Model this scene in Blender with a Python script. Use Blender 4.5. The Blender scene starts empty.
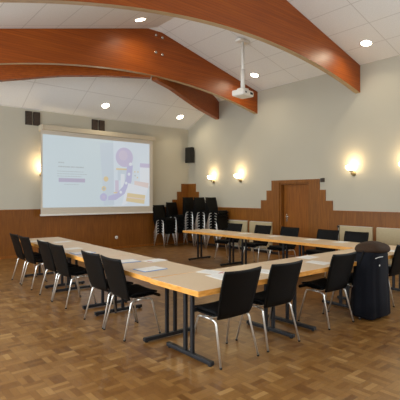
import bpy, bmesh, math, random
from mathutils import Vector, Matrix
random.seed(7)
S = bpy.context.scene
COL = S.collection
PI = math.pi

# ------------------------------------------------------------------ materials
def srgb(r, g, b):
    f = lambda c: (c/255/12.92) if c/255 <= .04045 else ((c/255+.055)/1.055)**2.4
    return (f(r), f(g), f(b), 1)

class NT:
    def __init__(s, name):
        s.m = bpy.data.materials.new(name); s.m.use_nodes = True
        s.t = s.m.node_tree; s.p = s.t.nodes['Principled BSDF']
        s.out = s.t.nodes['Material Output']
    def n(s, typ, **kw):
        o = s.t.nodes.new(typ)
        for k, v in kw.items(): setattr(o, k, v)
        return o
    def l(s, a, b): s.t.links.new(a, b)
    def math(s, op, a, b=None, c=None):
        o = s.n('ShaderNodeMath', operation=op)
        for i, v in enumerate((a, b, c)):
            if v is None: continue
            if isinstance(v, (int, float)): o.inputs[i].default_value = v
            else: s.l(v, o.inputs[i])
        return o.outputs[0]
    def obj(s): return s.n('ShaderNodeTexCoord').outputs['Object']
    def mapped(s, scale, src=None):
        o = s.n('ShaderNodeMapping'); s.l(src or s.obj(), o.inputs[0]); o.inputs['Scale'].default_value = scale
        return o.outputs[0]
    def noise(s, vec, scale, detail=3, rough=.5):
        o = s.n('ShaderNodeTexNoise'); s.l(vec, o.inputs['Vector'])
        o.inputs['Scale'].default_value = scale; o.inputs['Detail'].default_value = detail
        o.inputs['Roughness'].default_value = rough
        return o.outputs['Fac']
    def ramp(s, fac, stops):
        o = s.n('ShaderNodeValToRGB'); s.l(fac, o.inputs[0]); e = o.color_ramp.elements
        while len(e) < len(stops): e.new(.5)
        for q, (p, c) in zip(e, stops): q.position = p; q.color = c
        return o.outputs[0]
    def mix(s, fac, a, b, mode='MIX'):
        o = s.n('ShaderNodeMix', data_type='RGBA', blend_type=mode)
        for sock, v in ((o.inputs[0], fac), (o.inputs[6], a), (o.inputs[7], b)):
            if isinstance(v, (int, float, tuple)): sock.default_value = v
            else: s.l(v, sock)
        return o.outputs[2]
    def bump(s, h, strength, dist=.01):
        o = s.n('ShaderNodeBump'); s.l(h, o.inputs['Height'])
        o.inputs['Strength'].default_value = strength; o.inputs['Distance'].default_value = dist
        s.l(o.outputs[0], s.p.inputs['Normal'])
    def base(s, c):
        if isinstance(c, tuple): s.p.inputs['Base Color'].default_value = c
        else: s.l(c, s.p.inputs['Base Color'])
    def set(s, rough=.5, metal=0, spec=None):
        s.p.inputs['Roughness'].default_value = rough; s.p.inputs['Metallic'].default_value = metal
        if spec is not None: s.p.inputs['Specular IOR Level'].default_value = spec
        return s.m

def plain(name, c, rough=.5, metal=0, spec=None, var=.08, scale=30):
    t = NT(name); n = t.noise(t.obj(), scale, 2)
    d = tuple(x*(1-var) for x in c[:3]) + (1,); e = tuple(min(1, x*(1+var)) for x in c[:3]) + (1,)
    t.base(t.ramp(n, ((.3, d), (.7, e))))
    return t.set(rough, metal, spec)

def emit(name, c, strength, base=None):
    t = NT(name); t.base(base or c); t.p.inputs['Emission Color'].default_value = c
    t.p.inputs['Emission Strength'].default_value = strength
    return t.set(.5)

def wood(name, lo, mid, hi, grain=(14, 14, .7), rough=.4, board=None, spec=.4, board_axis=0, board_var=.12):
    t = NT(name); v = t.mapped(grain)
    n = t.noise(v, 3.0, 6, .6)
    c = t.ramp(n, ((.3, lo), (.5, mid), (.72, hi)))
    k = t.noise(t.obj(), 1.1, 2)
    c = t.mix(t.math('MULTIPLY', k, .35), c, lo)
    if board:
        sp = t.n('ShaderNodeSeparateXYZ'); t.l(t.obj(), sp.inputs[0])
        co = sp.outputs[board_axis]
        idx = t.math('FLOOR', t.math('DIVIDE', co, board))
        w = t.n('ShaderNodeTexWhiteNoise', noise_dimensions='1D'); t.l(idx, w.inputs['W'])
        val = t.math('MULTIPLY_ADD', w.outputs['Value'], 2*board_var, 1-board_var)
        hs = t.n('ShaderNodeHueSaturation'); t.l(c, hs.inputs['Color']); t.l(val, hs.inputs['Value'])
        seam = t.math('LESS_THAN', t.math('PINGPONG', co, board/2), .0025)
        c = t.mix(t.math('MULTIPLY', seam, .55), hs.outputs[0], tuple(x*.35 for x in lo[:3])+(1,))
    t.base(c); t.bump(n, .06, .004)
    return t.set(rough, 0, spec)

def make_wall(name, c):
    t = NT(name); n = t.noise(t.obj(), 55, 4); k = t.noise(t.obj(), .5, 2)
    a = tuple(x*.95 for x in c[:3])+(1,); b = tuple(min(1, x*1.04) for x in c[:3])+(1,)
    t.base(t.ramp(k, ((.3, a), (.7, b)))); t.bump(n, .12, .004)
    return t.set(.85, 0, .2)

def make_ceiling(name, px, ox, py, oy):
    t = NT(name); o = t.obj(); sp = t.n('ShaderNodeSeparateXYZ'); t.l(o, sp.inputs[0])
    sx = t.math('LESS_THAN', t.math('PINGPONG', t.math('ADD', sp.outputs[0], ox+200*px), px/2), .009)
    sy = t.math('LESS_THAN', t.math('PINGPONG', t.math('ADD', sp.outputs[1], oy+200*py), py/2), .009)
    seam = t.math('MAXIMUM', sx, sy)
    cell = t.n('ShaderNodeCombineXYZ')
    t.l(t.math('FLOOR', t.math('DIVIDE', t.math('ADD', sp.outputs[0], ox+200*px), px)), cell.inputs[0])
    t.l(t.math('FLOOR', t.math('DIVIDE', t.math('ADD', sp.outputs[1], oy+200*py), py)), cell.inputs[1])
    w = t.n('ShaderNodeTexWhiteNoise', noise_dimensions='2D'); t.l(cell.outputs[0], w.inputs['Vector'])
    n = t.noise(o, 90, 3)
    c = t.ramp(n, ((.3, (.72, .71, .68, 1)), (.6, (.80, .80, .78, 1))))
    c = t.mix(t.math('MULTIPLY', w.outputs['Value'], .10), c, (.74, .74, .72, 1))
    t.base(t.mix(t.math('MULTIPLY', seam, .34), c, (.30, .28, .25, 1)))
    t.bump(t.math('SUBTRACT', n, seam), .1, .004)
    return t.set(.9, 0, .1)

def make_floor():
    t = NT('parquet'); o = t.obj(); sp = t.n('ShaderNodeSeparateXYZ'); t.l(o, sp.inputs[0])
    C = .165; N = 3
    x, y = sp.outputs[0], sp.outputs[1]
    gx, gy = t.math('DIVIDE', x, C), t.math('DIVIDE', y, C)
    cx, cy = t.math('FLOOR', gx), t.math('FLOOR', gy)
    par = t.math('GREATER_THAN', t.math('PINGPONG', t.math('ADD', t.math('ADD', cx, cy), 400), 1), .5)
    fx, fy = t.math('FRACT', t.math('ADD', gx, 300)), t.math('FRACT', t.math('ADD', gy, 300))
    def sel(a, b):  # par ? a : b
        return t.math('ADD', t.math('MULTIPLY', par, a), t.math('MULTIPLY', t.math('SUBTRACT', 1, par), b))
    u = sel(fx, fy); v = sel(fy, fx)
    st = t.math('FLOOR', t.math('MULTIPLY', u, N))
    vec = t.n('ShaderNodeCombineXYZ'); t.l(cx, vec.inputs[0]); t.l(cy, vec.inputs[1]); t.l(st, vec.inputs[2])
    w1 = t.n('ShaderNodeTexWhiteNoise', noise_dimensions='3D'); t.l(vec.outputs[0], w1.inputs['Vector'])
    vec2 = t.n('ShaderNodeCombineXYZ'); t.l(cx, vec2.inputs[0]); t.l(cy, vec2.inputs[1])
    w2 = t.n('ShaderNodeTexWhiteNoise', noise_dimensions='2D'); t.l(vec2.outputs[0], w2.inputs['Vector'])
    big = t.noise(o, .7, 2)
    f = t.math('ADD', t.math('MULTIPLY', w1.outputs['Value'], .5), t.math('MULTIPLY', w2.outputs['Value'], .28))
    f = t.math('ADD', f, t.math('MULTIPLY', big, .30))
    # grain along each strip
    gv = t.n('ShaderNodeCombineXYZ')
    t.l(t.math('MULTIPLY', u, 9), gv.inputs[0]); t.l(t.math('MULTIPLY', v, 1.2), gv.inputs[1]); t.l(w1.outputs['Value'], gv.inputs[2])
    g = t.noise(gv.outputs[0], 3, 4)
    f = t.math('ADD', f, t.math('MULTIPLY', t.math('SUBTRACT', g, .5), .25))
    c = t.ramp(f, ((.10, srgb(90, 54, 20)), (.42, srgb(120, 81, 38)), (.72, srgb(136, 97, 50)), (.98, srgb(162, 124, 74))))
    e1 = t.math('LESS_THAN', t.math('PINGPONG', t.math('MULTIPLY', u, N), .5), .03)
    e2 = t.math('LESS_THAN', t.math('PINGPONG', v, .5), .012)
    e = t.math('MAXIMUM', e1, e2)
    t.base(t.mix(t.math('MULTIPLY', e, .35), c, srgb(70, 44, 24)))
    r = t.noise(o, 5, 3)
    t.l(t.math('MULTIPLY_ADD', r, .14, .27), t.p.inputs['Roughness'])
    t.bump(t.math('SUBTRACT', g, e), .05, .003)
    t.set(.3, 0, .45)
    t.l(t.math('MULTIPLY_ADD', r, .14, .27), t.p.inputs['Roughness'])
    return t.m

M = dict(
    wall=make_wall('wall_plaster', (.485, .455, .368, 1)),
    floor=make_floor(),
    ceil=make_ceiling('ceiling_tiles', .655, 0, 1.3, 7.3),
    hip=make_ceiling('ceiling_tiles_end', 1.38, .05, .94, .03),
    panel=wood('panel_wood', srgb(108, 60, 14), srgb(125, 73, 19), srgb(140, 86, 27), (10, 10, .8), .42, .62, .35),
    panel_side=wood('panel_wood_side', srgb(112, 66, 18), srgb(132, 80, 26), srgb(148, 95, 36), (10, 10, .8), .42, .35, .35, 1, .05),
    doorwood=wood('door_wood', srgb(120, 68, 18), srgb(142, 84, 26), srgb(160, 98, 34), (9, 9, .7), .4, None, .35),
    beam=wood('glulam_wood', srgb(132, 60, 8), srgb(148, 71, 10), srgb(163, 84, 17), (.35, 7, 7), .42, .045, .4, 2, .05),
    beam_under_lit=wood('glulam_underside_lit', srgb(160, 130, 90), srgb(180, 152, 110), srgb(194, 168, 128), (.5, 9, 9), .4),  # pale copy of the beam wood, reflected light put into the colour
    top=plain('table_laminate', srgb(200, 176, 146), .42, 0, .4, .05, 120),
    edge=wood('table_edge_wood', srgb(194, 130, 50), srgb(222, 156, 72), srgb(236, 176, 94), (3, 3, 12), .4),
    blackmetal=plain('dark_steel', srgb(27, 27, 30), .45, .2),
    shell=plain('black_shell', srgb(8, 7, 6), .55, 0, .14, .12),
    pad=plain('black_upholstery', srgb(8, 8, 9), .85, 0, .2, .2, 200),
    chrome=plain('chrome', srgb(228, 226, 220), .3, .85, None, .03),
    rubber=plain('black_rubber', srgb(20, 20, 20), .7),
    white=plain('white_plastic', srgb(225, 222, 214), .4, 0, .4, .03),
    cream=plain('cream_enamel', srgb(188, 172, 136), .4, 0, .4, .03),
    paper=plain('paper', srgb(225, 222, 216), .7, 0, .2, .02),
    bluepaper=plain('blue_cover', srgb(96, 134, 190), .5),
    redprint=plain('red_print', srgb(180, 60, 50), .7),
    greyprint=plain('grey_print', srgb(196, 195, 194), .7),
    brown=plain('dark_brown_grille', srgb(48, 36, 26), .6),
    browntrim=plain('brown_slat', srgb(74, 56, 40), .6),
    black=plain('black_plastic', srgb(16, 16, 17), .5),
    fabric=plain('screen_fabric', srgb(205, 196, 180), .8, 0, .1, .02),
    housing=plain('screen_housing', srgb(196, 184, 160), .5, 0, .3, .03),
    coat=plain('navy_cloth', srgb(10, 12, 20), .8, 0, .2, .25, 60),
    collar=plain('brown_lining', srgb(56, 40, 28), .85, 0, .2, .3, 90),
    lens=plain('projector_lens', srgb(18, 20, 30), .08, 0, .8),
    brass=plain('satin_metal', srgb(150, 132, 96), .35, .8),
    handle=plain('steel_handle', srgb(190, 185, 175), .25, .9),
    glow=emit('lamp_glass', (1, .80, .50, 1), 9.0),
    down=emit('downlight_lens', (1, .90, .70, 1), 14.0),
    dark=plain('dark_gap', srgb(30, 20, 12), .7),
    pane=None,
)
def make_pane():
    t = NT('window_glass'); a = t.n('ShaderNodeBsdfTransparent'); g = t.n('ShaderNodeBsdfGlossy'); g.inputs['Roughness'].default_value = .02
    mx = t.n('ShaderNodeMixShader'); mx.inputs[0].default_value = .06
    t.l(a.outputs[0], mx.inputs[1]); t.l(g.outputs[0], mx.inputs[2]); t.l(mx.outputs[0], t.out.inputs[0]); return t.m
M['pane'] = make_pane()

# ------------------------------------------------------------------ mesh helpers
def bx(bm, lo, hi, mi=0, bev=0):
    vs = [bm.verts.new((x, y, z)) for x in (lo[0], hi[0]) for y in (lo[1], hi[1]) for z in (lo[2], hi[2])]
    fs = [bm.faces.new([vs[i] for i in q]) for q in ((0,1,3,2),(4,6,7,5),(0,4,5,1),(2,3,7,6),(0,2,6,4),(1,5,7,3))]
    for f in fs: f.material_index = mi
    if bev:
        es = list({e for f in fs for e in f.edges})
        r = bmesh.ops.bevel(bm, geom=es, offset=bev, segments=2, affect='EDGES', profile=.6)
        for f in r['faces']: f.material_index = mi
    return fs

def prism(bm, poly, p0, ax, mi=0):
    """poly: list of 3D points (planar); ax: extrusion vector"""
    a = [bm.verts.new(Vector(p)+Vector(p0)) for p in poly]; d = Vector(ax)
    b = [bm.verts.new(v.co+d) for v in a]
    fs = [bm.faces.new(a), bm.faces.new(b[::-1])]
    n = len(a)
    for i in range(n): fs.append(bm.faces.new((a[i], b[i], b[(i+1) % n], a[(i+1) % n])))
    for f in fs: f.material_index = mi
    return fs

def tube(bm, pts, r, seg=10, mi=0, cap=True):
    pts = [Vector(p) for p in pts]; rings = []
    rr = r if isinstance(r, (list, tuple)) else [r]*len(pts)
    up = None
    for i, p in enumerate(pts):
        t = (pts[min(i+1, len(pts)-1)]-pts[max(i-1, 0)]).normalized()
        if up is None: up = Vector((0, 0, 1)) if abs(t.z) < .9 else Vector((1, 0, 0))
        s = t.cross(up)
        if s.length < 1e-4: s = t.cross(Vector((0, 1, 0)))
        s.normalize(); up2 = s.cross(t).normalized()
        rings.append([bm.verts.new(p+(s*math.cos(a)+up2*math.sin(a))*rr[i]) for a in [2*PI*k/seg for k in range(seg)]])
        up = up2
    for a, b in zip(rings, rings[1:]):
        for k in range(seg):
            f = bm.faces.new((a[k], a[(k+1) % seg], b[(k+1) % seg], b[k])); f.material_index = mi; f.smooth = True
    if cap:
        for q in (rings[0][::-1], rings[-1]): bm.faces.new(q).material_index = mi

def lathe(bm, prof, o=(0, 0, 0), seg=24, mi=0, frame=None):
    """prof: (r, h) pairs; revolve about local z at o, optional rotation frame"""
    F = frame or Matrix.Identity(3); o = Vector(o); rings = []
    for r, h in prof:
        rings.append([bm.verts.new(o+F @ Vector((max(r, 1e-4)*math.cos(2*PI*k/seg), max(r, 1e-4)*math.sin(2*PI*k/seg), h))) for k in range(seg)])
    for a, b in zip(rings, rings[1:]):
        for k in range(seg):
            f = bm.faces.new((a[k], a[(k+1) % seg], b[(k+1) % seg], b[k])); f.material_index = mi; f.smooth = True
    bm.faces.new(rings[0][::-1]).material_index = mi; bm.faces.new(rings[-1]).material_index = mi

def rounded(pts, r=.04, n=5):
    pts = [Vector(p) for p in pts]; out = [pts[0]]
    for a, b, c in zip(pts, pts[1:], pts[2:]):
        d1 = (a-b); d2 = (c-b); q = min(r, d1.length*.45, d2.length*.45)
        s = b+d1.normalized()*q; e = b+d2.normalized()*q
        for i in range(n+1):
            t = i/n; out.append(s*(1-t)**2+b*2*t*(1-t)+e*t*t)
    out.append(pts[-1]); return out

def obj(name, bm, mats, parent=None, smooth=None):
    bmesh.ops.recalc_face_normals(bm, faces=bm.faces[:])
    me = bpy.data.meshes.new(name); bm.to_mesh(me); bm.free()
    for m in (mats if isinstance(mats, (list, tuple)) else [mats]): me.materials.append(m)
    o = bpy.data.objects.new(name, me); COL.objects.link(o)
    if parent: o.parent = parent
    return o
def tag(o, label, cat, group=None):
    o['label'] = label; o['category'] = cat
    if group: o['group'] = group
    return o
def thing(name, label, cat, loc=(0, 0, 0), rz=0, group=None):
    o = bpy.data.objects.new(name, None); COL.objects.link(o); o.empty_display_size = .1
    o.location = loc; o.rotation_euler = (0, 0, rz); return tag(o, label, cat, group)
def struct(name, bm, mats, parent=None):
    o = obj(name, bm, mats, parent)
    if parent is None: o['kind'] = 'structure'
    return o
def dup(root, loc, rz, label, group, skip=()):
    r = root.copy(); COL.objects.link(r); r.location = loc; r.rotation_euler = (0, 0, rz)
    r['label'] = label; r['group'] = group
    for ch in list(root.children):
        if ch.name.split('.')[0] in skip: continue
        c = ch.copy(); COL.objects.link(c); c.parent = r
        for g in list(ch.children):
            if g.name.split('.')[0] in skip: continue
            d = g.copy(); COL.objects.link(d); d.parent = c
    return r
B = bmesh.new

# ------------------------------------------------------------------ room shell
RX, EZ, RZ, BZ = -3.54, 4.62, 5.54, 3.91     # ridge x, eave z, ridge z, gable-end wall z
HY = -1.45; RY = -3.33; WX = -8.2; WZ = RZ-(RZ-EZ)*(RX+8.2)/3.54; WY = -(WZ-BZ)/((EZ-BZ)/1.45)                        # hip start on side wall, ridge end
LX, RY0 = -11.2, -14.6                        # far left wall, rear wall behind the camera
b = B(); bx(b, (LX-.2, RY0-.2, -.1), (.4, .2, 0)); struct('floor', b, M['floor'])
b = B()
V = lambda *p: b.verts.new(p)
def slab(pts, mi):
    prism(b, pts, (0, 0, 0), (0, 0, .12), mi)
slab([(0, RY0, EZ), (0, HY, EZ), (RX, RY, RZ), (RX, RY0, RZ)], 0)
slab([(WX, RY0, WZ), (RX, RY0, RZ), (RX, RY, RZ), (WX, WY, WZ)], 0)
slab([(0, 0, BZ), (WX, 0, BZ), (WX, WY, WZ), (RX, RY, RZ), (0, HY, EZ)], 1)
slab([(LX, RY0, WZ), (WX, RY0, WZ), (WX, 0, WZ), (LX, 0, WZ)], 0)
struct('ceiling', b, [M['ceil'], M['hip']])
DY0, DY1, DZ = -5.02, -4.03, 1.965            # door opening
b = B()
for y0, y1, z0, z1 in ((DY1, .2, 0, 4.75), (-10.3, DY0, 0, 4.75), (DY0, DY1, DZ, 4.75), (-12.9, -10.3, 0, 1.4), (-12.9, -10.3, 3.6, 4.75), (RY0, -12.9, 0, 4.75)): bx(b, (0, y0, z0), (.3, y1, z1))
struct('wall_right', b, M['wall'])
b = B(); bx(b, (LX-.2, 0, 0), (0, .2, 4.75)); struct('wall_back', b, M['wall'])
FILL_WIN = [(-10.2, -8.0), (-7.4, -5.2)]  # unseen rear windows, added as fill for beam faces and ceiling
b = B(); bx(b, (LX-.2, RY0-.2, 0), (.3, RY0, 1.6)); bx(b, (LX-.2, RY0-.2, 3.9), (.3, RY0, 5.8))
for x0, x1 in ((LX-.2, FILL_WIN[0][0]), (FILL_WIN[0][1], FILL_WIN[1][0]), (FILL_WIN[1][1], .3)): bx(b, (x0, RY0-.2, 1.6), (x1, RY0, 3.9))
struct('wall_rear', b, M['wall'])
def daylight(loc, rot, sx, sy, e):
    li = bpy.data.lights.new('daylight', 'AREA'); li.shape = 'RECTANGLE'; li.size = sx; li.size_y = sy
    li.energy = e; li.color = (.88, .95, 1.0)
    o = bpy.data.objects.new('daylight', li); COL.objects.link(o); o.location = loc; o.rotation_euler = rot
for i, (x0, x1) in enumerate(FILL_WIN):
    b = B()
    for lo, hi in (((x0, 1.6), (x1, 1.67)), ((x0, 3.83), (x1, 3.9)), ((x0, 1.67), (x0+.07, 3.83)), ((x1-.07, 1.67), (x1, 3.83))):
        bx(b, (lo[0], RY0-.14, lo[1]), (hi[0], RY0-.06, hi[1]))
    wn = struct('window_%d' % (i+5), b, M['white'])
    b = B(); bx(b, (x0+.07, RY0-.105, 1.67), (x1-.07, RY0-.095, 3.83)); obj('pane', b, M['pane'], wn)
    daylight((( x0+x1)/2, RY0-.03, 2.75), (-PI/2, 0, PI), 2.1, 2.1, 40)  # fill light through the added rear window
# far-left window wall (outside the frame, lets the daylight in)
WIN = [(-11.6, -9.4), (-8.8, -6.6), (-6.0, -3.8), (-3.2, -1.0)]
b = B(); ys = [RY0]
for w in WIN: ys += list(w)
ys.append(.0)
for i in range(0, len(ys), 2): bx(b, (LX-.2, ys[i], 0), (LX, ys[i+1], 4.75))
for y0, y1 in WIN:
    bx(b, (LX-.2, y0, 0), (LX, y1, .85)); bx(b, (LX-.2, y0, 3.7), (LX, y1, 4.75))
struct('wall_left', b, M['wall'])
for i, (y0, y1) in enumerate(WIN):
    b = B()
    for lo, hi in (((y0, .85), (y1, .92)), ((y0, 3.63), (y1, 3.7)), ((y0, .92), (y0+.07, 3.63)), ((y1-.07, .92), (y1, 3.63)), (((y0+y1)/2-.04, .92), ((y0+y1)/2+.04, 3.63))):
        bx(b, (LX-.14, lo[0], lo[1]), (LX-.06, hi[0], hi[1]))
    w = struct('window_%d' % (i+1), b, M['white'])
    b = B(); bx(b, (LX-.105, y0+.07, .92), (LX-.095, y1-.07, 3.63)); obj('pane', b, M['pane'], w)
    daylight((LX-.03, (y0+y1)/2, 2.27), (0, -PI/2, 0), 2.7, y1-y0-.1, (105, 125, 135, 95)[i])

b = B()
for lo, hi in (((-12.9, 1.4), (-10.3, 1.47)), ((-12.9, 3.53), (-10.3, 3.6)), ((-12.9, 1.47), (-12.83, 3.53)), ((-10.37, 1.47), (-10.3, 3.53))):
    bx(b, (.06, lo[0], lo[1]), (.14, hi[0], hi[1]))
wn = struct('window_7', b, M['white'])  # unseen window, added to brighten the left ceiling slope
b = B(); bx(b, (.095, -12.83, 1.47), (.105, -10.37, 3.53)); obj('pane', b, M['pane'], wn)
daylight((.03, -11.6, 2.5), (0, PI/2, 0), 2.0, 2.4, 150)  # fill light of the added right-hand window

# wooden cladding
T = .028
b = B(); bx(b, (LX, -T, .07), (-.0, 0, 1.235))
for x0, z0, z1 in ((-.70, 1.235, 1.49), (-.50, 1.49, 1.76), (-.32, 1.76, 2.03)): bx(b, (x0, -T, z0), (0, 0, z1))
struct('trim_1', b, M['panel'])
b = B(); Y = lambda y0, y1, z0, z1: bx(b, (-T, y0, z0), (0, y1, z1))
Y(-.42, -T, 1.235, 2.03); Y(-.58, -.42, 1.235, 1.755); Y(-.79, -.58, 1.235, 1.49)
Y(-1.97, -T, .07, 1.235)
Y(-3.37, -1.97, .885, 1.235); Y(-2.94, -2.86, .07, .885); Y(-3.80, -3.37, .885, 1.235)
Y(DY1, -3.80, .07, 1.235)
Y(-3.58, -3.37, 1.235, 1.49); Y(DY1, -3.58, 1.235, 1.76); Y(DY1, -3.76, 1.76, 2.035)
Y(DY0, DY1, DZ, 2.035)
Y(-5.31, DY0, .07, 2.035); Y(-5.48, -5.31, .07, 1.76); Y(-5.68, -5.48, .07, 1.49); Y(-5.82, -5.68, .07, 1.235)
Y(RY0, -5.82, .905, 1.235); 
for y in (-6.755, -7.72, -8.68): Y(y-.04, y+.04, .07, .905)
Y(RY0, -9.6, .07, .905)
struct('trim_2', b, M['panel_side'])
b = B(); bx(b, (-.045, RY0, 1.235), (0, -5.68, 1.255)); bx(b, (-.045, -3.37, 1.235), (0, -.79, 1.255)); bx(b, (LX, -.045, 1.235), (-.70, 0, 1.255))
struct('trim_3', b, M['doorwood'])
b = B(); bx(b, (LX, -.035, 0), (0, 0, .07)); struct('baseboard_back', b, M['doorwood'])
b = B(); bx(b, (-.035, DY1, 0), (0, -.035, .07)); bx(b, (-.035, RY0, 0), (0, DY0, .07)); struct('baseboard_right', b, M['dark'])
# door in its reveal
b = B(); bx(b, (.13, DY0+.05, .005), (.17, DY1-.05, DZ-.045)); d = struct('door_1', b, M['doorwood'])
b = B(); bx(b, (0, DY1-.05, 0), (.2, DY1, DZ)); bx(b, (0, DY0, 0), (.2, DY0+.05, DZ)); bx(b, (0, DY0+.05, DZ-.045), (.2, DY1-.05, DZ))
obj('door_frame', b, M['panel_side'], d)
b = B(); bx(b, (.122, DY1-.17, .92), (.13, DY1-.125, 1.12)); tube(b, rounded([(.13, DY1-.147, 1.04), (.07, DY1-.147, 1.04), (.07, DY1-.27, 1.04)], .015), .009)
obj('door_handle', b, M['handle'], d)

# ------------------------------------------------------------------ glulam beams
def arc(x):  # underside height of the arched beams
    d = abs(x-RX); return 3.985+.445*(1-(d/3.54)**2)
xs = [-i*8.2/42 for i in range(43)]
def portal(y, label, bolts=False):
    t = thing('roof_beam', label, 'beam', (0, y, 0), 0, 'arched roof beams')
    b = B(); th = .12
    top = [(0, EZ-.004), (RX, RZ-.004), (2*RX, EZ-.004)]; bot = [(x, arc(x)) for x in xs]
    # strips between top line and arc so the laminated face stays clean
    tz = lambda x: EZ-.004+(RZ-EZ)*(1-abs(x-RX)/3.54)
    V2 = {}
    for i, x in enumerate(xs):
        for k, yy in enumerate((-th/2, th/2)):
            V2[i, k, 0] = b.verts.new((x, yy, arc(x))); V2[i, k, 1] = b.verts.new((x, yy, tz(x)))
    for i in range(len(xs)-1):
        for k in (0, 1): b.faces.new((V2[i, k, 0], V2[i+1, k, 0], V2[i+1, k, 1], V2[i, k, 1]))
        f = b.faces.new((V2[i, 0, 0], V2[i, 1, 0], V2[i+1, 1, 0], V2[i+1, 0, 0])); f.material_index = 1
        b.faces.new((V2[i, 0, 1], V2[i, 1, 1], V2[i+1, 1, 1], V2[i+1, 0, 1]))
    for i in (0, len(xs)-1): b.faces.new((V2[i, 0, 0], V2[i, 1, 0], V2[i, 1, 1], V2[i, 0, 1]))
    obj('timber', b, [M['beam'], M['beam_under_lit']], t)
    if bolts:
        for x, z in ((-3.52, 5.38), (-3.34, 5.36), (-3.52, 4.98), (-3.34, 4.96)):
            b = B(); lathe(b, [(.035, 0), (.035, .012), (.02, .022)], (x, -th/2, z), 12, 0, Matrix.Rotation(PI/2, 3, 'X')); obj('bolt', b, M['handle'], t)
    return t
portal(-6.33, 'big arched wooden roof beam nearest the camera, crossing the top of the picture')
portal(-3.16, 'arched wooden roof beam with four steel bolts at its peak, behind the projector', True)
HIPR = [(0, 4.36), (.8, 4.33), (1.62, 4.22), (2.25, 4.14), (3.54, 4.06)]
HIPL = [(0, 4.38), (.77, 4.36), (1.36, 4.33), (1.93, 4.28), (2.48, 4.18), (3.02, 4.09), (4.66, 3.80)]
def lerp(tab, d):
    for (a, p), (c, q) in zip(tab, tab[1:]):
        if d <= c: return p+(q-p)*(d-a)/(c-a)
    return tab[-1][1]
def hip(sgn, label):
    P = Vector((0, HY-.06, 0)) if sgn > 0 else Vector((WX, WY-.06, 0)); Q = Vector((RX+sgn*.05, RY+.23, 0)); d = (Q-P); L = d.length; u = d/L
    nrm = Vector((-u.y, u.x, 0))*.07
    t = thing('hip_rafter', label, 'beam', P, 0, 'hip rafters'); b = B(); n = 18; VV = {}
    for i in range(n+1):
        p = u*(L*i/n); x = P.x+p.x
        zt = min(EZ+(RZ-EZ)*(1-abs(x-RX)/3.54), BZ+(EZ-BZ)/(-HY)*(-(P.y+p.y)))-.02
        for k, s in enumerate((-1, 1)):
            q = p+nrm*s
            if sgn > 0: q.x = min(q.x, -P.x)
            VV[i, k, 0] = b.verts.new((q.x, q.y, lerp(HIPR if sgn > 0 else HIPL, abs(x-RX)))); VV[i, k, 1] = b.verts.new((q.x, q.y, zt))
    for i in range(n):
        for k in (0, 1): b.faces.new((VV[i, k, 0], VV[i+1, k, 0], VV[i+1, k, 1], VV[i, k, 1]))
        b.faces.new((VV[i, 0, 0], VV[i, 1, 0], VV[i+1, 1, 0], VV[i+1, 0, 0]))
        b.faces.new((VV[i, 0, 1], VV[i, 1, 1], VV[i+1, 1, 1], VV[i+1, 0, 1]))
    for i in (0, n): b.faces.new((VV[i, 0, 0], VV[i, 1, 0], VV[i, 1, 1], VV[i, 0, 1]))
    obj('timber', b, M['beam'], t)
hip(1, 'diagonal wooden hip rafter running down to the right wall behind the bolted beam')
hip(-1, 'diagonal wooden hip rafter running off to the left behind the bolted beam')

# ------------------------------------------------------------------ recessed ceiling lights
def ceil_z(x, y): return min(EZ+(RZ-EZ)*(1-abs(x-RX)/3.54), BZ+(EZ-BZ)/(-HY)*(-y))
def ceil_n(x, y):
    e = .01; n = Vector((-(ceil_z(x+e, y)-ceil_z(x-e, y))/(2*e), -(ceil_z(x, y+e)-ceil_z(x, y-e))/(2*e), 1)).normalized()
    return -n
DL = [(-4.32, -3.82, 'round ceiling downlight at the top, between the two arched beams left of the ridge'),
      (-3.45, -.56, 'round ceiling downlight above the middle of the projection screen'),
      (-.79, -.56, 'round ceiling downlight near the back right corner of the ceiling'),
      (-.78, -3.82, 'round ceiling downlight beside the hanging projector'),
      (-.73, -6.93, 'round ceiling downlight at the upper right, in front of the nearest beam')]
for x, y, lab in DL:
    n = ceil_n(x, y); q = Vector((0, 0, 1)).rotation_difference(n).to_matrix()
    t = thing('ceiling_downlight', lab, 'downlight', (x, y, ceil_z(x, y)), 0, 'ceiling downlights')
    b = B(); lathe(b, [(.135, 0), (.135, .008), (.12, .014), (.105, .008), (.105, .002)], (0, 0, 0), 28, 0, q); obj('rim', b, M['white'], t)
    b = B(); lathe(b, [(.103, .003), (.103, .007), (.05, .009)], (0, 0, 0), 28, 0, q); obj('lens', b, M['down'], t)
    li = bpy.data.lights.new('downlight', 'AREA'); li.shape = 'DISK'; li.size = .2; li.energy = 9; li.color = (1, .86, .62); li.spread = 2.6
    o = bpy.data.objects.new('downlight_lamp', li); COL.objects.link(o); o.location = Vector((x, y, ceil_z(x, y)))+n*.02
    o.rotation_euler = n.to_track_quat('-Z', 'Y').to_euler()

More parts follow.
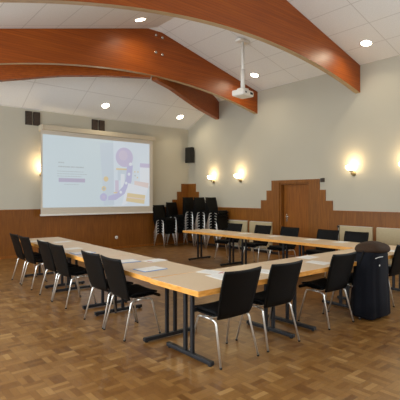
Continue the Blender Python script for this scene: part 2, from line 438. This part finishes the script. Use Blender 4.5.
# ------------------------------------------------------------------ wall sconces
def sconce(p, nx, lab, e=6.5):
    """p: point on wall, nx: direction out of the wall"""
    n = Vector(nx); t = thing('wall_sconce', lab, 'wall lamp', p, math.atan2(n.y, n.x), 'wall sconces')
    b = B(); lathe(b, [(.055, 0), (.055, .012), (.03, .022)], (0, 0, -.10), 18, 0, Matrix.Rotation(PI/2, 3, 'Y')); obj('backplate', b, M['brass'], t)
    b = B(); tube(b, rounded([(.015, 0, -.10), (.11, 0, -.12), (.12, 0, -.03)], .03), .012)
    lathe(b, [(.012, -.05), (.05, -.035), (.06, -.02)], (.12, 0, -.01), 18); obj('arm', b, M['brass'], t)
    b = B(); lathe(b, [(.05, -.03), (.105, .005), (.125, .05), (.12, .085), (.08, .10)], (.12, 0, 0), 24); obj('lamp_shade', b, M['glow'], t)
    li = bpy.data.lights.new('sconce_bulb', 'POINT'); li.energy = e; li.color = (1, .74, .40); li.shadow_soft_size = .11
    o = bpy.data.objects.new('sconce_bulb', li); COL.objects.link(o); o.location = Vector(p)+n*.16+Vector((0, 0, .15))
sconce((0, -1.33, 2.17), (-1, 0, 0), 'glowing wall lamp on the right wall, nearest the corner loudspeaker')
sconce((0, -2.55, 2.17), (-1, 0, 0), 'glowing wall lamp on the right wall just left of the door panelling')
sconce((0, -6.23, 2.22), (-1, 0, 0), 'glowing wall lamp on the right wall, right of the door')
sconce((0, -7.46, 2.22), (-1, 0, 0), 'glowing wall lamp cut off by the right edge of the picture')
sconce((-5.06, 0, 2.28), (0, -1, 0), 'glowing wall lamp on the back wall, half hidden by the screen edge')

# ------------------------------------------------------------------ wall vents, loudspeaker, socket, sensor
def vent(x0, x1, z0, z1, lab):
    t = thing('wall_vent', lab, 'vent', ((x0+x1)/2, 0, (z0+z1)/2), 0, 'brown wall vents'); w = (x1-x0)/2; h = (z1-z0)/2; g = .032
    for s in (-1, 1):
        b = B(); xa, xb = sorted((s*g*.6, s*w)); bx(b, (xa, -.05, -h), (xb, 0, h), 0, .006); f = obj('grille_panel', b, M['brown'], t)
        b = B()
        for k in range(9):
            z = -h+.03+k*(2*h-.06)/8; bx(b, (xa+.015, -.056, z-.007), (xb-.015, -.05, z+.007))
        obj('slats', b, M['browntrim'], f)
vent(-5.49, -5.11, 3.49, 3.85, 'dark brown two-panel wall vent above the screen\'s left corner')
vent(-3.61, -3.21, 3.50, 3.85, 'dark brown two-panel wall vent above the middle of the screen')
t = thing('loudspeaker', 'black loudspeaker mounted high on the right wall by the corner', 'loudspeaker', (0, -.28, 3.0), 0)
b = B(); prism(b, [(-.24, -.15, -.26), (-.24, .15, -.26), (-.06, .11, -.26), (-.06, -.11, -.26)], (0, 0, 0), (0, 0, .52)); obj('cabinet', b, M['black'], t)
b = B(); bx(b, (-.252, -.135, -.24), (-.24, .135, .24), 0, .004); obj('grille', b, M['black'], t)
b = B(); bx(b, (-.06, -.04, -.05), (0, .04, .05)); obj('wall_bracket', b, M['blackmetal'], t)
b = B(); bx(b, (-.05, -.05, -.05), (0, .05, .05), 0, .008); o = obj('motion_sensor', b, M['brown']); o.location = (0, -5.40, 2.0)
tag(o, 'small dark sensor box at the top right of the door panelling', 'sensor')
t = thing('wall_socket', 'round white wall socket low on the wooden back wall', 'socket', (-2.81, -T, .35))
b = B(); lathe(b, [(.05, 0), (.05, .008), (.042, .012)], (0, 0, 0), 20, 0, Matrix.Rotation(PI/2, 3, 'X')); obj('cover', b, M['white'], t)
b = B(); lathe(b, [(.022, .0125), (.022, .014)], (0, 0, 0), 16, 0, Matrix.Rotation(PI/2, 3, 'X')); obj('outlet', b, M['greyprint'], t)

# ------------------------------------------------------------------ radiators
def radiator(y0, y1, z1, lab, valve=False):
    t = thing('radiator', lab, 'radiator', (0, (y0+y1)/2, 0), 0, 'cream wall radiators'); w = (y1-y0)/2
    b = B(); bx(b, (-.06, -w, .12), (-.012, w, z1), 0, .012); p = obj('panel', b, M['cream'], t)
    b = B(); bx(b, (-.058, -w+.02, z1), (-.014, w-.02, z1+.006)); obj('top_grille', b, M['white'], p)
    for s in (-1, 1):
        b = B(); bx(b, (-.05, s*w*.8-.015, 0), (-.02, s*w*.8+.015, .12)); obj('foot', b, M['cream'], t)
    if valve:
        b = B(); tube(b, [(-.04, w+.02, z1-.02), (-.10, w+.02, z1-.02)], [.022, .027], 14); tube(b, [(-.035, w+.02, z1-.01), (-.035, w+.02, .02)], .008, 8); v = obj('valve', b, M['brown'], t)
radiator(-2.85, -2.02, .86, 'cream radiator under the wood band, nearest the stacked chairs', True)
radiator(-3.79, -2.95, .865, 'cream radiator under the wood band just left of the door')
radiator(-6.71, -5.89, .895, 'cream radiator right of the door, with a valve at its left corner', True)
radiator(-7.67, -6.80, .90, 'cream radiator at the right edge, behind the navy coat')

# ------------------------------------------------------------------ projection screen
SY = -.26
t = thing('projection_screen', 'large white projection screen showing a pale purple picture on the back wall', 'screen', (-3.22, 0, 1.1))
ox, oz = -3.22, 1.1
b = B(); bx(b, (-5.13-ox, -.31, 3.365-oz), (-1.60-ox, -.19, 3.495-oz), 0, .012); h = obj('housing', b, M['housing'], t)
for x in (-5.13, -1.60):
    b = B(); bx(b, (x-ox-.02, -.32, 3.355-oz), (x-ox+.02, 0, 3.505-oz), 0, .006); obj('end_cap', b, M['housing'], h)
b = B(); bx(b, (-5.17-ox, SY-.002, 1.12-oz), (-1.655-ox, SY+.002, 3.36-oz)); obj('fabric', b, M['fabric'], t)
b = B(); bx(b, (-5.185-ox, SY-.018, 1.075-oz), (-1.645-ox, SY+.018, 1.12-oz), 0, .006); obj('bottom_bar', b, M['white'], t)
PX0, PX1, PZ0, PZ1 = -5.12, -1.775, 1.295, 3.25
ST = 1.0
BGC = (204, 216, 222)
pic = [emit('pic_%d' % i, srgb(*[.72*a+.28*q for a, q in zip(c, BGC)]), ST*.62, tuple(x*.25 for x in srgb(*c)[:3])+(1,)) for i, c in enumerate((
    (202, 216, 222), (212, 222, 232), (194, 182, 212), (184, 176, 212), (220, 194, 140), (226, 230, 238), (176, 166, 192), (172, 180, 184), (224, 202, 196), (182, 178, 216), (196, 208, 220), (204, 190, 212)))]
b = B(); lay = [0]
def P(u, v): return (PX0+(PX1-PX0)*u-ox, PZ1-(PZ1-PZ0)*v-oz)
def poly(pts, mi):
    lay[0] += 1; y = SY-.003-.0004*lay[0]
    f = b.faces.new([b.verts.new((P(u, v)[0], y, P(u, v)[1])) for u, v in pts]); f.material_index = mi
def rect(u0, v0, u1, v1, mi): poly([(u0, v0), (u1, v0), (u1, v1), (u0, v1)], mi)
def disc(u, v, ru, mi, n=28, k=1.71): poly([(u+ru*math.cos(2*PI*i/n), v+ru*k*math.sin(2*PI*i/n)) for i in range(n)], mi)
rect(0, 0, 1, 1, 0)
rect(.62, .0, 1, 1, 1)
poly([(.49, .06), (.62, .03), (.63, .97), (.53, .98)], 10)
# unreadable copy on the left of the slide
for u0, u1, v, hh in ((.126, .172, .373, .016), (.126, .225, .43, .018), (.232, .262, .43, .018), (.27, .345, .43, .018), (.116, .344, .495, .008), (.116, .371, .53, .008), (.116, .32, .563, .008), (.173, .30, .677, .007)):
    x = u0
    while x < u1-.004:
        w = min(u1-x, .010+.014*random.random()); rect(x, v-hh/2, x+w, v+hh/2, 7); x += w+.004
rect(.126, .59, .352, .645, 6)
# illustration on the right
rect(.66, .43, .76, .60, 10); rect(.645, .415, .752, .44, 4); rect(.635, .60, .67, .78, 11); rect(.62, .78, .70, .80, 4); rect(.69, .50, .73, .76, 5)
poly([(.755, .36), (.815, .36), (.80, .62), (.735, .80), (.64, .90), (.565, .90), (.57, .84), (.65, .80), (.715, .69), (.745, .56)], 9)
disc(.728, .243, .088, 2); disc(.715, .215, .045, 11); disc(.79, .345, .016, 5); disc(.775, .50, .014, 5); disc(.745, .64, .013, 5); disc(.69, .78, .013, 5)
disc(.545, .585, .023, 4); disc(.525, .728, .021, 4); disc(.525, .732, .010, 7); disc(.522, .855, .034, 9); disc(.522, .855, .016, 2)
rect(.89, .32, .995, .385, 2); rect(.89, .385, .995, .68, 5)
disc(.835, .46, .007, 4); disc(.868, .46, .007, 4); disc(.838, .52, .007, 7); disc(.862, .55, .007, 4)
poly([(.83, .60), (.985, .63), (.98, .72), (.83, .69)], 8)
poly([(.765, .64), (.975, .71), (.945, .93), (.73, .87)], 5); poly([(.725, .82), (.775, .63), (.76, .95), (.70, .99)], 5)
poly([(.757, .79), (.948, .825), (.935, .965), (.742, .92)], 4); poly([(.755, .85), (.945, .885), (.945, .90), (.754, .865)], 8)
obj('projected_picture', b, pic, t)

# ------------------------------------------------------------------ projector on its ceiling pole
pxp, pyp = -2.15, -4.72; zc = ceil_z(pxp, pyp)
t = thing('projector', 'white projector hanging from the ceiling on a white pole', 'projector', (pxp, pyp, 3.93), .0)
z0 = zc-3.93
b = B(); bx(b, (-.16, -.09, z0-.07), (.16, .09, z0-.02), 0, .008)
tube(b, [(-.13, 0, z0-.03), (-.13, 0, z0+.03)], .012, 8); tube(b, [(.13, 0, z0-.05), (.13, 0, z0-.015)], .012, 8); obj('ceiling_plate', b, M['white'], t)
b = B(); tube(b, [(0, 0, .2), (0, 0, z0-.06)], .034, 16); tube(b, [(0, 0, .11), (0, 0, .56)], .05, 16); obj('pole', b, M['white'], t)
b = B(); bx(b, (-.10, -.09, .075), (.10, .09, .125), 0, .008); obj('mount_bracket', b, M['white'], t)
R = Matrix.Rotation(math.radians(10), 4, 'Z')
b = B(); bx(b, (-.21, -.17, -.065), (.21, .17, .075), 0, .045); bm_ = b
bmesh.ops.transform(b, matrix=R, verts=b.verts[:]); body = obj('body', b, M['white'], t)
b = B(); lathe(b, [(.055, 0), (.055, .03), (.042, .034), (.042, .02)], (-.08, .155, .01), 20, 0, Matrix.Rotation(-PI/2, 3, 'X')); bmesh.ops.transform(b, matrix=R, verts=b.verts[:]); obj('lens', b, M['lens'], body)
b = B()
for k in range(5): bx(b, (.205, -.11+.045*k, -.03), (.214, -.085+.045*k, .04))
bmesh.ops.transform(b, matrix=R, verts=b.verts[:]); obj('side_vent', b, M['black'], body)
b = B(); bx(b, (.05, -.176, -.02), (.15, -.168, .03)); bx(b, (-.15, -.176, -.015), (-.10, -.168, .02)); bmesh.ops.transform(b, matrix=R, verts=b.verts[:]); obj('connector_panel', b, M['black'], body)

# ------------------------------------------------------------------ tables
TW, TH, TT = .78, .74, .052
def make_table(L, label):
    t = thing('folding_table', label, 'table', (0, 0, 0), 0, 'folding tables in a U shape')
    b = B(); bx(b, (-L/2+.004, -TW/2+.004, TH-TT+.004), (L/2-.004, TW/2-.004, TH), 0, .002); obj('tabletop', b, M['top'], t)
    b = B(); a = .006
    for lo, hi in (((-L/2, -TW/2), (L/2, -TW/2+a)), ((-L/2, TW/2-a), (L/2, TW/2)), ((-L/2, -TW/2+a), (-L/2+a, TW/2-a)), ((L/2-a, -TW/2+a), (L/2, TW/2-a))):
        bx(b, (lo[0], lo[1], TH-TT), (hi[0], hi[1], TH-.0015))
    obj('edge_band', b, M['edge'], t)
    for s in (-1, 1):
        x = s*(L/2-.20); b = B()
        for y in (-.055, .055): bx(b, (x-.016, y-.019, .05), (x+.016, y+.019, TH-TT-.02), 0, .004)
        bx(b, (x-.02, -.29, TH-TT-.028), (x+.02, .29, TH-TT)); l = obj('leg', b, M['blackmetal'], t)
        b = B(); bx(b, (x-.024, -.355, .012), (x+.024, .355, .052), 0, .008)
        for y in (-.32, .32): lathe(b, [(.02, 0), (.02, .014)], (x, y, 0), 10)
        obj('foot_bar', b, M['blackmetal'], l)
    b = B(); bx(b, (-L/2+.2, -.012, TH-TT-.055), (L/2-.2, .012, TH-TT-.01)); obj('stretcher', b, M['blackmetal'], t)
    return t
LF = 1.615
tf = make_table(LF, 'folding table at the near corner of the U, facing the camera')
tf.location = (-6.645+LF/2, -8.155, 0)
dup(tf, (-6.645+LF*1.5+.004, -8.155, 0), 0, 'middle folding table of the front row, between the corner table and the navy coat', 'folding tables in a U shape')
dup(tf, (-6.645+LF*2.5+.008, -8.155, 0), 0, 'rightmost folding table of the front row, behind and right of the navy coat', 'folding tables in a U shape')
LL = 1.68
tl = make_table(LL, 'nearest folding table of the left row, beside the closest pair of chairs')
A = PI/2-.035
cx = [-6.205, -6.145, -6.075]
tl.location = (cx[0], -7.755+LL/2, 0); tl.rotation_euler.z = A
dup(tl, (cx[1], -7.755+LL*1.5+.006, 0), A, 'middle folding table of the left row', 'folding tables in a U shape')
dup(tl, (cx[2], -7.755+LL*2.5+.012, 0), A, 'farthest folding table of the left row, nearest the screen', 'folding tables in a U shape')
LR = 1.56
tr = make_table(LR, 'folding table of the wall-side row, joining the front row')
tr.location = (-2.21, -7.745+LR/2, 0); tr.rotation_euler.z = PI/2
dup(tr, (-2.21, -7.745+LR*1.5+.004, 0), PI/2, 'middle folding table of the wall-side row, opposite the door', 'folding tables in a U shape')
dup(tr, (-2.21, -7.745+LR*2.5+.008, 0), PI/2, 'far folding table of the wall-side row, ending near the stacked chairs', 'folding tables in a U shape')

# ------------------------------------------------------------------ chairs
def grid(prof, width, thick, nx=10, dish=0, frame=None):
    """surface strip: prof list of (y,z); width(i/n) full width; offset for thickness along profile normal"""
    b = B(); n = len(prof); top = []; bot = []
    for i, (y, z) in enumerate(prof):
        a = prof[max(i-1, 0)]; c = prof[min(i+1, n-1)]; t = Vector((c[0]-a[0], c[1]-a[1])).normalized(); nm = Vector((t.y, -t.x))
        w = width(i/(n-1))
        r1 = []; r2 = []
        for k in range(nx+1):
            s = -1+2*k/nx; x = s*w/2
            off = dish(i/(n-1))*(s*s) if dish else 0
            p = Vector((y, z))+nm*off; q = p-nm*thick
            r1.append(b.verts.new((x, p.x, p.y))); r2.append(b.verts.new((x, q.x, q.y)))
        top.append(r1); bot.append(r2)
    for g in (top, bot):
        for i in range(n-1):
            for k in range(nx): f = b.faces.new((g[i][k], g[i][k+1], g[i+1][k+1], g[i+1][k])); f.smooth = True
    for i in range(n-1):
        for k in (0, nx): b.faces.new((top[i][k], top[i+1][k], bot[i+1][k], bot[i][k]))
    for k in range(nx):
        for i in (0, n-1): b.faces.new((top[i][k], top[i][k+1], bot[i][k+1], bot[i][k]))
    return b
def smooth_curve(pts, n=18):
    P_ = [Vector(p) for p in pts]; P_ = [2*P_[0]-P_[1]]+P_+[2*P_[-1]-P_[-2]]; out = []
    m = len(pts)-1
    for j in range(n+1):
        t = j/n*m; i = min(int(t), m-1); t -= i; a, b_, c, d = P_[i:i+4]
        out.append(tuple(.5*((2*b_)+(c-a)*t+(2*a-5*b_+4*c-d)*t*t+(3*b_-a-3*c+d)*t**3)))
    return out
def make_chair(label, group):
    t = thing('conference_chair', label, 'chair', (0, 0, 0), 0, group)
    seatp = smooth_curve([(-.150, .452), (-.10, .440), (0, .438), (.12, .446), (.19, .448), (.228, .432), (.236, .412)], 16)
    b = grid(seatp, lambda u: .42+.05*min(1, u*1.6) - (.05*max(0, u-.8)/.2), .014, 10, lambda u: -.006)
    obj('seat', b, M['shell'], t)
    padp = smooth_curve([(-.10, .447), (-.08, .462), (0, .463), (.12, .470), (.18, .470), (.212, .455)], 14)
    b = grid(padp, lambda u: .39+.04*min(1, u*1.6)-(.05*max(0, u-.8)/.2), .022, 10, lambda u: -.008); obj('seat_pad', b, M['pad'], t)
    backp = smooth_curve([(-.145, .425), (-.172, .475), (-.198, .56), (-.232, .68), (-.266, .79), (-.302, .895)], 18)
    b = grid(backp, lambda u: .425+.075*math.sin(min(1, u*1.15)*PI/2)-(.012*max(0, u-.93)/.07), .013, 12, lambda u: .022*(.3+.7*u))
    obj('backrest', b, M['shell'], t)
    for s in (-1, 1):
        rear = [(s*.222, -.135, .408), (s*.252, -.238, .012)]
        front = [(s*.222, .125, .412), (s*.258, .218, .012)]
        for pts, m in ((rounded([(s*.222, -.06, .418)]+rear, .05), 'rear'), (rounded([(s*.222, .06, .420)]+front, .05), 'front')):
            b = B(); tube(b, pts, .0105, 10); l = obj('leg', b, M['chrome'], t)
            e = pts[-1]; b = B(); lathe(b, [(.012, 0), (.013, .008), (.0115, .016)], (e[0], e[1], .0), 10); obj('foot_cap', b, M['rubber'], l)
    b = B()
    for s in (-1, 1): tube(b, [(s*.222, -.062, .418), (s*.222, .062, .420)], .0105, 10)
    tube(b, [(-.222, -.03, .416), (.222, -.03, .416)], .009, 8); tube(b, [(-.222, .05, .418), (.222, .05, .418)], .009, 8)
    obj('seat_frame', b, M['chrome'], t)
    return t
CL, CF, CW = 'chairs along the left table row', 'chairs along the front table row', 'chairs along the right wall'
c0 = make_chair('black chair of the left row, nearest the camera', CL)
left = [(-7.12, 'black chair of the left row, nearest the camera'), (-6.56, 'black chair of the left row, second from the camera, overlapped by the nearest'),
        (-5.40, 'black chair of the left row, third from the camera'), (-4.83, 'black chair of the left row, fourth from the camera'),
        (-3.86, 'black chair of the left row, second from the far end'), (-3.24, 'black chair at the far end of the left row, nearest the back wall')]
for i, (y, lab) in enumerate(left):
    p = (-6.475+.012*i, y, 0); rz = -PI/2+random.uniform(-.03, .03)
    if i == 0: c0.location = p; c0.rotation_euler.z = rz
    else: dup(c0, p, rz, lab, CL)
for x, rz, lab in ((-6.165, 0, 'black chair of the front row, nearest the camera at the table corner'), (-5.50, -.02, 'black chair of the front row, second from the corner of the U'),
               (-4.385, -.04, 'black chair of the front row just left of the navy coat'), (-3.72, 0, 'black chair of the front row under the draped navy coat'),
               (-2.78, 0, 'black chair of the front row cut by the right edge, right of the coat')):
    dup(c0, (x, -8.355, 0), rz, lab, CF)
for y, lab in ((-3.71, 'black chair against the right wall, nearest the stacked chairs'), (-4.66, 'black chair on the wall side, in front of the radiator left of the door'),
               (-5.46, 'black chair on the wall side, in front of the door'), (-6.44, 'fourth black chair from the far end along the right wall, right of the door'),
               (-7.09, 'black chair on the wall side nearest the navy coat')):
    dup(c0, (-1.66, y, 0), PI/2+random.uniform(-.04, .04), lab, CW)
# stacks in the back right corner
ORD = ['lowest', 'second from the bottom', 'third from the bottom', 'fourth from the bottom', 'fifth from the bottom', 'sixth from the bottom', 'seventh from the bottom', 'eighth from the bottom', 'ninth from the bottom']
stacks = [(-1.29, -.42, PI+.2, 6, 'in the leftmost corner stack'), (-.79, -.42, PI+.2, 7, 'in the second corner stack from the left'),
          (-.38, -.78, PI+.15, 9, 'in the third corner stack from the left'), (-.38, -1.36, PI+.15, 9, 'in the fourth corner stack from the left'),
          (-.40, -1.95, PI+.15, 9, 'in the fifth corner stack from the left'), (-.42, -2.46, PI+.2, 3, 'in the low rightmost corner stack')]
for x, y, rz, n, where in stacks:
    for k in range(n):
        o = ORD[k] if k < n-1 else 'topmost'
        dup(c0, (x, y, k*.084), rz, 'stacked black chair, %s %s' % (o, where), 'stacked chairs in the corner', ('foot_cap', 'seat_frame'))

# ------------------------------------------------------------------ navy coat over a chair
t = thing('coat', 'navy coat with brown lined collar draped over a chair back', 'coat', (-3.72, -8.60, 0))
b = B(); rings = []; n = 48
prof = [(.03, .265, .20, .0), (.05, .28, .21, .0), (.25, .27, .20, .0), (.5, .255, .185, .0), (.7, .245, .175, -.01), (.82, .235, .165, -.02), (.89, .22, .15, -.03), (.925, .15, .11, -.03), (.935, .09, .06, -.03)]
for z, hx, hy, cy in prof:
    ring = []
    for k in range(n):
        a = 2*PI*k/n; e = .75
        cxx = math.copysign(abs(math.cos(a))**e, math.cos(a)); syy = math.copysign(abs(math.sin(a))**e, math.sin(a))
        f = 1+(.05*math.sin(a*7+z*2)+.03*math.sin(a*13+1))*max(0, 1-z/.95)**.6
        ring.append(b.verts.new((hx*cxx*f, cy+hy*syy*f, z+.012*math.sin(a*3)*(1 if z < .1 else 0))))
    rings.append(ring)
for r1, r2 in zip(rings, rings[1:]):
    for k in range(n): f = b.faces.new((r1[k], r1[(k+1) % n], r2[(k+1) % n], r2[k])); f.smooth = True
b.faces.new(rings[-1]); obj('coat_body', b, M['coat'], t)
b = B(); rings = []
for z, hx, hy in ((.862, .20, .145), (.868, .232, .178), (.89, .248, .194), (.915, .247, .193), (.945, .23, .178), (.968, .195, .148), (.985, .135, .10), (.992, .06, .045)):
    ring = []
    for k in range(n):
        a = 2*PI*k/n; e = .8; f = 1+.02*math.sin(5*a)
        ring.append(b.verts.new((hx*f*math.copysign(abs(math.cos(a))**e, math.cos(a)), -.03+hy*f*math.copysign(abs(math.sin(a))**e, math.sin(a)), z+.006*math.sin(2*a+.5))))
    rings.append(ring)
for r1, r2 in zip(rings, rings[1:]):
    for k in range(n): f = b.faces.new((r1[k], r1[(k+1) % n], r2[(k+1) % n], r2[k])); f.smooth = True
b.faces.new(rings[0][::-1]); b.faces.new(rings[-1]); o = obj('collar', b, M['collar'], t); o['label'] = 'brown lined collar'
b = B(); tube(b, rounded([(-.19, -.172, .80), (-.13, -.192, .815), (-.05, -.2, .815)], .02), .0045, 8); o = obj('hanging_loop', b, M['paper'], t); o['label'] = 'pale hanging loop'
b = B(); lathe(b, [(.012, 0), (.012, .004), (.008, .006)], (-.13, -.195, .71), 12, 0, Matrix.Rotation(PI/2, 3, 'X')); o = obj('button', b, M['white'], t); o['label'] = 'small pale button'

# ------------------------------------------------------------------ papers on the tables
def sheet(x, y, rz, lab, n=1, blue=False, red=False, w=.21, l=.297, name='paper_sheet'):
    t = thing(name, lab, 'paper', (x, y, TH+.0005), rz, 'papers on the tables')
    z = 0
    if blue:
        b = B(); bx(b, (-w/2-.018, -l/2-.012, 0), (w/2+.018, l/2+.012, .004)); o = obj('cover', b, M['bluepaper'], t); o['label'] = 'pale blue cover'; z = .004
    for k in range(n):
        b = B(); bx(b, (-w/2, -l/2, z), (w/2, l/2, z+.0015)); bmesh.ops.rotate(b, verts=b.verts[:], cent=(0, 0, 0), matrix=Matrix.Rotation(.06*k, 3, 'Z')); obj('page', b, M['paper'], t); z += .0018
    b = B()
    for k in range(5): bx(b, (-w*.36, l*.28-k*.035, z), (w*(.34 if k % 2 else .2), l*.28-k*.035+.004, z+.0003))
    obj('print_lines', b, M['greyprint'], t)
    if red:
        b = B(); bx(b, (-w*.1, -l*.42, z), (w*.4, -l*.34, z+.0004)); o = obj('red_mark', b, M['redprint'], t); o['label'] = 'red printed mark'
H = PI/2
sheet(-6.34, -7.30, H+.05, 'white papers on a pale blue folder, in front of the nearest left-row chair', 2, True)
sheet(-6.26, -6.60, H-.08, 'white papers on a blue cover, in front of the second left-row chair', 1, True)
sheet(-5.93, -6.78, -H+.1, 'white sheet with a red mark on the inner side of the left tables', 1, False, True)
sheet(-6.34, -5.45, H, 'white sheet in front of the third left-row chair', 1, True)
sheet(-6.25, -4.85, H+.06, 'white sheet in front of the fourth left-row chair')
sheet(-5.98, -3.75, H, 'white sheet near the far end of the left tables')
sheet(-6.32, -3.30, H-.05, 'white sheet in front of the farthest left-row chair')
sheet(-5.92, -7.90, .25, 'white sheet with a red mark at the inner corner of the near table', 1, False, True)
sheet(-6.02, -8.17, -.1, 'fanned white papers on the near table, left of the nearest front chair', 2)
sheet(-5.42, -8.27, .12, 'white papers on the near table between the two nearest front chairs', 2)
sheet(-4.12, -7.90, H+.1, 'white sheet on the inner edge of the front tables, left of the coat', 1)
sheet(-4.42, -8.28, .05, 'white papers on the front table before the chair left of the coat', 2)
sheet(-3.62, -8.22, -.1, 'white sheet on the front table just behind the navy coat', 2)
sheet(-2.55, -8.25, .1, 'white sheet on the front table right of the navy coat')
sheet(-2.05, -3.75, H, 'white sheet on the far wall-side table, before its farthest chair')
sheet(-2.05, -4.70, H+.08, 'white papers on the wall-side tables before the second farthest chair', 2)
sheet(-2.03, -5.55, H-.05, 'white sheet on the wall-side tables, opposite the door')
sheet(-2.03, -6.50, H+.04, 'white papers on the wall-side table before the fourth chair', 2)
sheet(-2.0, -7.12, H, 'white sheet on the wall-side table nearest the navy coat')

# ------------------------------------------------------------------ light, camera, view
w = bpy.data.worlds.new('sky'); S.world = w; w.use_nodes = True
bg = w.node_tree.nodes['Background']; bg.inputs[0].default_value = (.85, .92, 1, 1); bg.inputs[1].default_value = 1.2
cam = bpy.data.cameras.new('camera'); co = bpy.data.objects.new('camera', cam); COL.objects.link(co)
cam.sensor_width = 36; cam.lens = 418.3/400*36; cam.shift_y = -.00805; cam.clip_start = .05
co.location = (-9.031, -11.417, 1.586); co.rotation_euler = (PI/2, 0, -.697)
S.camera = co
S.view_settings.view_transform = 'Standard'; S.view_settings.look = 'None'; S.view_settings.gamma = 1
S.view_settings.use_curve_mapping = False; S.view_settings.exposure = 0.17
S.cycles.max_bounces = 8; S.cycles.diffuse_bounces = 5; S.cycles.sample_clamp_indirect = 6
S.cycles.use_denoising = True
